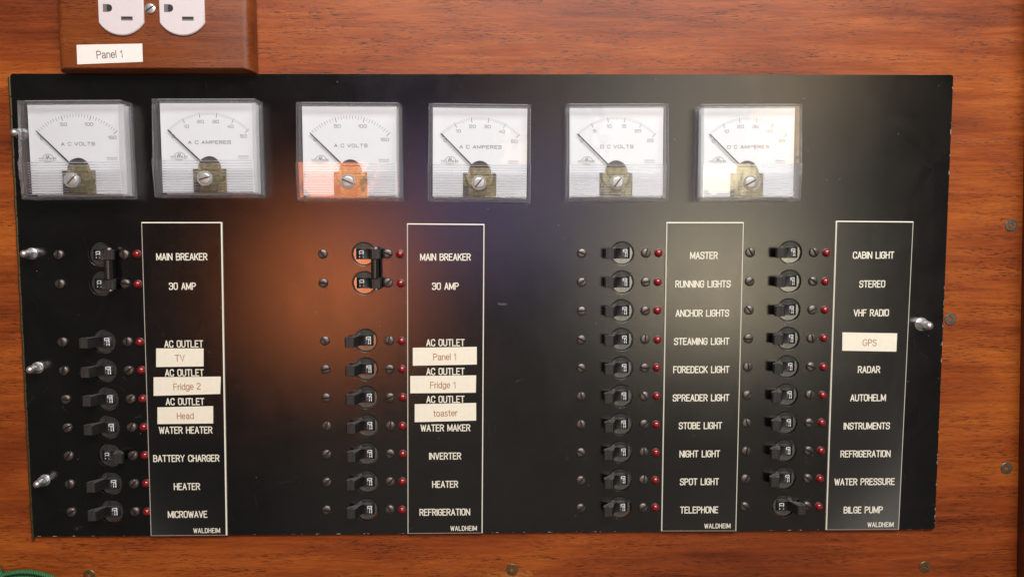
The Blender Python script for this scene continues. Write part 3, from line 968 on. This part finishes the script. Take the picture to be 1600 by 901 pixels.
# ------------------------------------------------------------------ indicator lamps
def make_lamp():
    root = empty('indicator_lamp')
    a = MB()
    a.lathe([(2.85, 0.02), (2.8, 0.4), (2.5, 0.55)], seg=24, cap1=True)
    link('rim', a.mesh('rim', [M['red_rim']]), root)
    b = MB()
    b.lathe([(2.4, 0.5), (2.4, 1.3)] + [(2.4 * math.cos(t * PI / 16), 1.3 + 1.75 * math.sin(t * PI / 16)) for t in range(1, 8)] + [(0.05, 3.05)], seg=24)
    link('lens', b.mesh('lens', [M['red']], 60), root)
    return root
LPH = [dict(WHERE[0]), dict(WHERE[1]), dict(WHERE[2]), dict(WHERE[3])]
LPH[0].update({0: 'beside MAIN BREAKER on the leftmost label plate', 1: 'beside 30 AMP on the leftmost label plate'})
LPH[1].update({0: 'beside MAIN BREAKER on the plate holding the toaster sticker', 1: 'beside 30 AMP on the plate holding the toaster sticker'})
lp0 = None
for c in range(4):
    for rr in ROWS[c]:
        if lp0 is None:
            lp0 = make_lamp()
            o = lp0
        else:
            o = dup(lp0)
        place(o, COLX[c] + DX[c][rr] + 23.8 + random.uniform(-.25, .25), row_y(c, rr) + random.uniform(-.3, .3), 0, random.uniform(0, 6))
        tag(o, 'small red indicator lamp ' + LPH[c][rr], 'indicator lamp', 'red indicator lamps in columns')

# ------------------------------------------------------------------ panel meters
HX = 32.2
FZ = [(30.6, 14.0), (-6.8, 15.8), (-6.81, 16.5), (-30.6, 14.3)]       # front profile of the cover (y, z)
def fz(y):
    if y > -6.8:
        return 14.0 + (30.6 - y) / 37.4 * 1.8
    return 16.5 - (-6.8 - y) / 23.8 * 2.2
def cover_mesh():
    mb = MB()
    def ring(hx, inset, dz, back=False):
        ys = [30.6 - inset, -6.8, -6.8, -30.6 + inset]
        zs = [FZ[0][1], FZ[1][1], FZ[2][1], FZ[3][1]]
        sx = [0, 0, 0.35, 0.35]
        zz = [0.05] * 4 if back else [z + dz for z in zs]
        if back:
            hx += 0.45
            sx = [0, .15, .35, .35]
        L = [(-hx - s, y, z) for y, z, s in zip(ys, zz, sx)]
        Rr = [(hx + s, y, z) for y, z, s in zip(ys, zz, sx)]
        # keep the step a real step
        if not back:
            L[2] = (L[2][0], -6.95, L[2][2]); Rr[2] = (Rr[2][0], -6.95, Rr[2][2])
        else:
            L[2] = (L[2][0], -6.95, L[2][2]); Rr[2] = (Rr[2][0], -6.95, Rr[2][2])
        return L + Rr[::-1]
    mb.loft([ring(HX, 0, 0, True), ring(HX, 0, -0.5), ring(HX - 0.5, 0.5, 0), ring(HX - 1.8, 1.7, 0), ring(HX - 2.1, 1.9, 0, True)], False, False, closed=True, mi=0)
    # front window, a thin clear sheet let into the frame
    L = ring(HX - 1.78, 1.68, -0.3)
    l4, r4 = L[:4], L[4:][::-1]
    for i in range(3):
        mb.add([l4[i], r4[i], r4[i + 1], l4[i + 1]], [(0, 1, 2, 3)], 1)
    # moulded ribs on the back of the lower window
    y = -8.0
    while y > -28.0:
        mb.tube([(-HX + 2.7, y, fz(y) - 0.95), (HX - 2.7, y, fz(y) - 0.95)], 0.42, 8, mi=2)
        y -= 1.62
    return mb.mesh('cover', [M['acrylic'], M['lens'], M['acrylic_rib']], 20)
COVER_ME = cover_mesh()
DZ = 7.0
def dial_mesh():
    lp = [(-30.2, 28.9), (-30.2, -27.4), (-10.8, -27.4), (-10.8, -12.2)]
    lp += [(-7.4 * math.cos(PI * k / 12), -12.2 + 7.9 * math.sin(PI * k / 12)) for k in range(0, 13)]
    lp += [(10.6, -12.2), (10.6, -27.4), (30.2, -27.4), (30.2, 28.9)]
    return curve_plate('dial', [lp], 0.8, 0.1, [M['dial']], DZ)
DIAL_ME = dial_mesh()
def movement_mesh():
    mb = MB()
    mb.box(-12.5, 12.5, -27.6, -9.5, 1.7, 4.6, mi=0, bev=0.5)
    mb.lathe([(9.8, 1.4), (9.8, 4.6), (8.5, 5.6)], (0, -13.8, 0.4), 30, mi=0)
    mb.box(-4.0, 4.0, -26.5, -12, 4.6, 6.2, mi=0, bev=0.4)
    mb.box(-11.5, -7.2, -27, -20, 4.6, 5.6, mi=1, bev=0.4)
    # black coil dome at the needle root
    mb.loft([[(5.6 * math.cos(t * PI / 12), -8.0 + 3.3 * math.sin(t * PI / 12), z) for t in range(13)] for z in (4.4, 7.7)], False, True, mi=1)
    mb.box(-6.0, 6.0, -13.5, -8.1, 4.6, 6.6, mi=0, bev=0.4)
    return mb.mesh('movement', [M['movement'], M['movement_dark']])
MOVE_ME = movement_mesh()
PIV = (0.0, -12.4)
RAD = 34.4
def needle_mesh():
    mb = MB()
    t = math.radians(-45.5)
    d = Vector((math.sin(t), math.cos(t), 0))
    n = Vector((-d.y, d.x, 0))
    p0 = Vector((PIV[0], PIV[1], 0)) + d * 6
    p1 = Vector((PIV[0], PIV[1], 0)) + d * (RAD + 0.6)
    for a, b in ((0, 0.0),):
        r0 = [p0 + n * 0.42, p0 - n * 0.42, p1 - n * 0.28, p1 + n * 0.28]
        mb.loft([[(q.x, q.y, DZ + 1.5) for q in r0], [(q.x, q.y, DZ + 1.75) for q in r0]], True, True)
    return mb.mesh('needle', [M['needle']])
NEEDLE_ME = needle_mesh()
ADJ_Z = fz(-18.9) + 0.05
ADJ_ME = slotted_mesh('adjuster_screw', 3.5, 0.7, M['adjuster'], 0.8, 0.5)
def collar_mesh():
    mb = MB()
    mb.loft([[(q * math.cos(2 * PI * i / 32), q * math.sin(2 * PI * i / 32), z) for i in range(32)] for q, z in ((4.6, -2.2), (4.6, 0.3), (4.3, 0.55), (3.85, 0.55), (3.7, 0.2), (3.7, -2.2))], False, False, closed=True, smooth=True)
    return mb.mesh('screw_collar', [M['acrylic_screw']], 30)
COLLAR_ME = collar_mesh()
def base_mesh():
    mb = MB()
    mb.box(-30.0, 30.0, -28.4, 28.6, 0.1, 1.6, bev=0.3)
    return mb.mesh('base', [M['meter_base']])
BASE_ME = base_mesh()
def scale_mesh(top, minor, mid, major, num):
    mb = MB()
    z = DZ + 0.04
    n = int(round(top / minor))
    for k in range(n + 1):
        v = k * minor
        t = math.radians(-45.5 + 91 * v / top)
        isM = abs(v / major - round(v / major)) < 1e-6
        ism = abs(v / mid - round(v / mid)) < 1e-6
        ln = 2.9 if isM else (2.1 if ism else 1.6)
        r1 = RAD + 1.2
        r0 = r1 - ln
        mb.ribbon([(PIV[0] + r0 * math.sin(t), PIV[1] + r0 * math.cos(t)), (PIV[0] + r1 * math.sin(t), PIV[1] + r1 * math.cos(t))], 0.34 if isM else (0.22 if n < 40 else 0.15), z)
    v = 0
    while v <= top + 1e-6:
        t = math.radians(-45.5 + 91 * v / top)
        rr = RAD - 4.1
        sx = -0.6 if v == 0 else 0
        stroke_text(mb, '%d' % v, PIV[0] + rr * math.sin(t) * (1.0 if abs(v - top) > 1e-6 else 1.02) + sx, PIV[1] + rr * math.cos(t) - (0.6 if v in (0, top) else 0.2), 1.75, 1.62, 0.62, 0.24, z + 0.03, rad=0.25)
        v += num
    return mb.mesh('scale', [M['dial_ink']])
def emblem_mesh():
    mb = MB()
    z = DZ + 0.04
    # looping arc over a small script word
    cx, cy = -19.3, -4.6
    arc = []
    for k in range(15):
        t = math.radians(165 - 185 * k / 14)
        arc.append((cx + 0.4 + 3.6 * math.cos(t), cy - 0.3 + 3.0 * math.sin(t) + 0.25 * math.cos(t)))
    mb.ribbon(arc, 0.24, z)
    for k in (0, 1):       # the two tall leaning strokes
        mb.ribbon([(cx - 1.0 + k * 1.1, cy - 0.6), (cx - 0.1 + k * 1.1, cy + 1.9)], 0.42, z + 0.02)
        mb.ribbon([(cx - 0.1 + k * 1.1, cy + 1.9), (cx + 0.1 + k * 1.1, cy - 0.6)], 0.2, z + 0.045)
    def low(x, pts, i):
        mb.ribbon([(cx + x + a, cy - 0.6 + b) for a, b in pts], 0.26, z + 0.02 * (i % 3))
    low(-5.2, [(0, 1.0), (.2, 0), (.6, .8), (1.0, 0), (1.35, 1.0)], 0)
    low(-3.4, [(0.2, 1.0), (0, 0.1), (0.5, 0)], 1)
    low(-2.3, [(0.4, 1.4), (0, 0.1), (0.5, 0)], 2)
    low(1.6, [(0.9, .9), (.1, .9), (0, 0.1), (.8, 0), (1.0, .9), (1.2, 0)], 0)
    low(3.4, [(0, 0), (0.25, 1.0), (0.8, .9)], 1)
    low(4.6, [(.9, .9), (.1, .8), (.05, .1), (.9, 0.1)], 2)
    for x0, x1, y in ((-5.2, -3.4, -1.5), (-3.0, -1.2, -1.5), (-0.8, 0.6, -1.5), (1.0, 2.8, -1.5), (3.2, 5.0, -1.5), (-2.0, 2.4, -2.1)):
        mb.ribbon([(cx + x0, cy + y), (cx + x1, cy + y)], 0.22, z)
    # tiny type mark on the right
    for k in range(4):
        x = 18.4 + k * 1.7
        mb.ribbon([(x, -5.2), (x, -4.2), (x + 1.1, -4.2), (x + 1.1, -5.2)], 0.2, z)
    mb.ribbon([(18.4, -5.8), (24.6, -5.8)], 0.16, z)
    return mb.mesh('emblem', [M['dial_ink']])
EMBLEM_ME = emblem_mesh()
METERS = [
 (-348.6, 66.0, 0.006, 'A C VOLTS', 150, 5, 10, 50, 50, 'clear square volt meter at the left end, scale 0 to 150, above the acorn nuts'),
 (-265.6, 67.0, 0.001, 'A C AMPERES', 50, 1, 5, 10, 10, 'clear square AC ampere meter above the leftmost label plate'),
 (-176.0, 64.9, -0.003, 'A C VOLTS', 150, 5, 10, 50, 50, 'clear square AC volt meter with orange reflection in its lower half'),
 (-93.2, 64.0, -0.012, 'A C AMPERES', 50, 1, 5, 10, 10, 'clear square AC ampere meter above the label plate holding the toaster sticker'),
 (-5.6, 64.2, 0.003, 'D C VOLTS', 25, 0.5, 2.5, 5, 5, 'clear square DC volt meter with scale from 0 to 25'),
 (79.2, 64.0, 0.003, 'D C AMPERES', 50, 1, 5, 10, 10, 'clear square DC ampere meter at the right end of the meter row'),
]
for (x, y, rz, txt, top, mi_, md, mj, num, lb) in METERS:
    m = empty('panel_meter')
    link('cover', COVER_ME, m)
    link('base', BASE_ME, m)
    d = link('dial', DIAL_ME, m)
    link('emblem', EMBLEM_ME, d)
    nd = link('needle', NEEDLE_ME, m)
    link('movement', MOVE_ME, m)
    link('adjuster_screw', ADJ_ME, m, (-0.3, -18.9, ADJ_Z), random.uniform(0, PI))
    link('screw_collar', COLLAR_ME, m, (-0.3, -18.9, ADJ_Z))
    # each needle rests a hair differently
    an = random.uniform(-0.022, 0.012)
    nd.rotation_euler = (0, 0, an)
    pv = Vector((0.0, -12.4, 0))
    nd.location = (pv - Matrix.Rotation(an, 3, 'Z') @ pv) * MM
    place(m, x, y, 0.02, rz)
    link('scale', scale_mesh(top, mi_, md, mj, num), d)
    tb = MB()
    stroke_text(tb, txt, 0.4, 4.4, 1.9, 1.85, 0.85, 0.29, DZ + 0.05, rad=0.25, space=1.5)
    link('lettering', tb.mesh('lettering', [M['dial_ink']]), d)
    tag(m, lb, 'panel meter', 'panel meters in a row')

# ------------------------------------------------------------------ acorn nuts on the panel's studs
def make_nut():
    root = empty('acorn_nut')
    a = MB()
    a.lathe([(2.0, 0.02), (4.7, 0.02), (4.7, 0.7), (4.5, 0.9), (2.0, 0.9)], seg=28, cap1=False)
    link('washer', a.mesh('washer', [M['steel']]), root)
    b = MB()
    hexr = lambda rr, z: [(rr * math.cos(k * PI / 3 + .3), rr * math.sin(k * PI / 3 + .3), z) for k in range(6)]
    b.loft([hexr(3.7, 0.9), hexr(3.95, 1.3), hexr(3.95, 5.4), hexr(3.4, 6.2)], True, True)
    b.lathe([(3.15, 6.1), (3.1, 9.0)] + [(3.1 * math.cos(t * PI / 14), 9.0 + 3.4 * math.sin(t * PI / 14)) for t in range(1, 7)] + [(0.05, 12.4)], seg=24)
    link('cap', b.mesh('cap', [M['steel']], 30), root)
    return root
NUTS = [(-384.8, 0.8, 'shiny acorn nut at the left edge, in line with MAIN BREAKER'), (-384.6, -74.0, 'shiny acorn nut at the left edge, in line with the Fridge 2 sticker'),
        (-383.8, -149.6, 'shiny acorn nut at the left edge, in line with HEATER'), (-387.0, 77.4, 'shiny acorn nut half hidden behind the leftmost meter'),
        (200.3, -47.6, 'shiny acorn nut alone near the right edge of the panel')]
n0 = None
for i, (x, y, lb) in enumerate(NUTS):
    if n0 is None:
        n0 = o = make_nut()
    else:
        o = dup(n0)
    place(o, x, y, 0, i * 0.35)
    o.scale = (0.82, 0.82, 0.86) if i < 4 else (0.95, 0.95, 0.95)
    tag(o, lb, 'acorn nut', 'acorn nuts at the panel edges')

# ------------------------------------------------------------------ square-drive wood screws
def square_screw(mat):
    mb = MB()
    n = 24
    def sq(a, z):
        out = []
        for i in range(n):
            t = 2 * PI * i / n
            c, s = math.cos(t), math.sin(t)
            k = a / max(abs(c), abs(s))
            out.append((c * k, s * k, z))
        return out
    ci = lambda rr, z: [(rr * math.cos(2 * PI * i / n), rr * math.sin(2 * PI * i / n), z) for i in range(n)]
    mb.loft([ci(4.0, -0.5), ci(4.0, 0.25), ci(3.75, 0.5), ci(2.4, 0.55), sq(1.25, 0.5), sq(1.05, -1.3)], False, False, smooth=True)
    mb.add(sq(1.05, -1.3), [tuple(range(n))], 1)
    return mb.mesh('wood_screw', [mat, M['hole_shade'] if mat is M['wood_screw'] else M['steel']], 30)
WS = {k: square_screw(M[k]) for k in ('wood_screw', 'brass_screw')}
for x, y, k, lb in [(259.2, 17.9, 'wood_screw', 'dark square drive screw high on the right wood, near the trim'), (221.1, -44.6, 'wood_screw', 'dark square drive screw touching the right edge of the black panel'),
                    (264.0, -146.7, 'wood_screw', 'dark square drive screw low on the right wood, near the trim'), (210.7, -215.5, 'brass_screw', 'brown square drive screw below the right corner of the panel'),
                    (-73.0, -214.7, 'brass_screw', 'dull brass square drive screw below the middle of the panel'), (-358.3, -216.1, 'brass_screw', 'dull brass square drive screw beside the green rope')]:
    o = place(link('wood_screw', WS[k]), x, y, WZ + 0.02, random.uniform(0.2, 1.2))
    tag(o, lb, 'screw', 'square drive wood screws')

# ------------------------------------------------------------------ wooden outlet plate
op = empty('outlet_plate')
OX, OY = -296.9, 153.3
pb = MB()
prof = [(0.0, 0.0), (0.0, 5.5), (0.5, 7.8), (1.6, 10.0), (3.4, 11.5), (5.6, 12.0)]
rings = []
X0, X1, Y0, Y1 = -61.0, 61.0, -37.6, 37.6
for ins_, z in prof:
    i2 = ins_ * 0.3
    rings.append([(X0 + ins_, Y0 + i2, z), (X1 - ins_, Y0 + i2, z), (X1 - ins_, Y1 - i2, z), (X0 + ins_, Y1 - i2, z)])
pb.loft(rings, True, True, smooth=True)
link('board', pb.mesh('board', [M['wood_plate']], 36), op)
def receptacle_outline(rr, half):
    a0 = math.acos(half / rr)
    out = []
    for k in range(13):
        t = a0 + (PI - 2 * a0) * k / 12
        out.append((rr * math.cos(t), rr * math.sin(t)))
    for k in range(13):
        t = PI + a0 + (PI - 2 * a0) * k / 12
        out.append((rr * math.cos(t), rr * math.sin(t)))
    return out
rec = MB()
zf = 13.4
n26 = receptacle_outline(16.6, 14.0)
sc = lambda k, z: [(x * k, y * k, z) for x, y in n26]
rec.loft([sc(1.0, 11.0), sc(1.0, zf - 0.5), sc(0.965, zf)], False, True, smooth=True)
REC_ME = rec.mesh('receptacle', [M['receptacle']], 30)
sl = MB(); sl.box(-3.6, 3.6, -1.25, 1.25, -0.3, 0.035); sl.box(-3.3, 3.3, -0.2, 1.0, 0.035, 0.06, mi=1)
SLOT_ME = sl.mesh('slot', [M['slot_dark'], M['hole_shade']])
gh = MB()
gp = [(-2.9, 2.4), (-2.9, -2.4)] + [(0.4 + 2.4 * math.sin(t * PI / 10), -2.4 * math.cos(t * PI / 10)) for t in range(0, 11)]
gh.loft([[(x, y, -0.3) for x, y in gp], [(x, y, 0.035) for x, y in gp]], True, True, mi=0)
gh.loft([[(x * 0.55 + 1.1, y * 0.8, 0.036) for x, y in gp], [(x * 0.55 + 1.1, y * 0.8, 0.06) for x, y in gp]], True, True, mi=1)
GH_ME = gh.mesh('ground_hole', [M['slot_dark'], M['hole_shade']])
for cx in (-19.0, 18.7):
    q = link('receptacle', REC_ME, op, (cx, 0, 0))
    for sy in (-6.35, 6.35):
        link('slot', SLOT_ME, q, (3.7, sy, zf))
    link('ground_hole', GH_ME, q, (-7.9, 0, zf))
link('cover_screw', slotted_mesh('cover_screw', 3.3, 1.0, M['steel'], 0.8, 0.7), op, (-1.1, 0, 12.02), 0.6)
place(op, OX, OY, WZ + 0.03)
tag(op, 'reddish wooden outlet plate with two white receptacles above the panel', 'power outlet')
sticker('Panel 1', [(-344.58, 131.14), (-303.85, 132.0), (-303.89, 120.81), (-344.72, 119.17)], WZ + 12.05, 'white label sticker printed Panel 1 on the wooden outlet plate', M['sticker_white'], M['ink_grey'], 4.3)

# ------------------------------------------------------------------ green rope
def smooth_path(pts, n=14):
    out = []
    P = [Vector(p) for p in pts]
    for i in range(len(P) - 1):
        p0 = P[max(i - 1, 0)]; p1 = P[i]; p2 = P[i + 1]; p3 = P[min(i + 2, len(P) - 1)]
        for k in range(n):
            t = k / n
            out.append(0.5 * ((2 * p1) + (p2 - p0) * t + (2 * p0 - 5 * p1 + 4 * p2 - p3) * t * t + (3 * p1 - 3 * p2 + p3 - p0) * t ** 3))
    out.append(P[-1])
    return out
rb = MB()
def rope(pts, rad, lay=5.0):
    path = smooth_path(pts)
    for s in range(3):
        strand = []
        dist = 0
        for i, p in enumerate(path):
            if i:
                dist += (p - path[i - 1]).length
            d = (path[min(i + 1, len(path) - 1)] - path[max(i - 1, 0)]).normalized()
            a = d.cross(Vector((0, 0, 1))).normalized()
            b = d.cross(a)
            t = 2 * PI * (dist / lay + s / 3)
            strand.append(p + (a * math.cos(t) + b * math.sin(t)) * rad * 0.56)
        rb.tube(strand, rad * 0.47, 8)
rope([(-420, -214, 1.5), (-413, -213.2, 1.8), (-404, -211.5, 2.2), (-394, -211.5, 2.4), (-384, -214.2, 2.2), (-376.5, -218, 1.5), (-371, -224, 0.5), (-368, -234, 0.2), (-372, -246, 0.2)], 1.55)
rope([(-424, -219, 0.6), (-412, -216.5, 0.2), (-402, -215.3, 0.0), (-393, -216.4, 0.0), (-387, -219.5, 0.0), (-384, -226, 0.0), (-388, -240, 0.2)], 1.4)
rope([(-430, -206, 0.4), (-419, -208.5, 1.2), (-415, -213, 2.6), (-412.8, -219, 3.6), (-413, -230, 3.0), (-418, -244, 1.0)], 2.2, 6.0)
rope([(-408, -246, 0.4), (-402, -230, 0.3), (-405, -221.5, 0.2), (-412, -220.5, 0.4), (-421, -224, 0.6)], 1.4)
ro = place(link('green_rope', rb.mesh('green_rope', [M['rope']], 80)), 0, 0)
tag(ro, 'green twisted rope coiled in the lower left corner of the wood', 'rope')
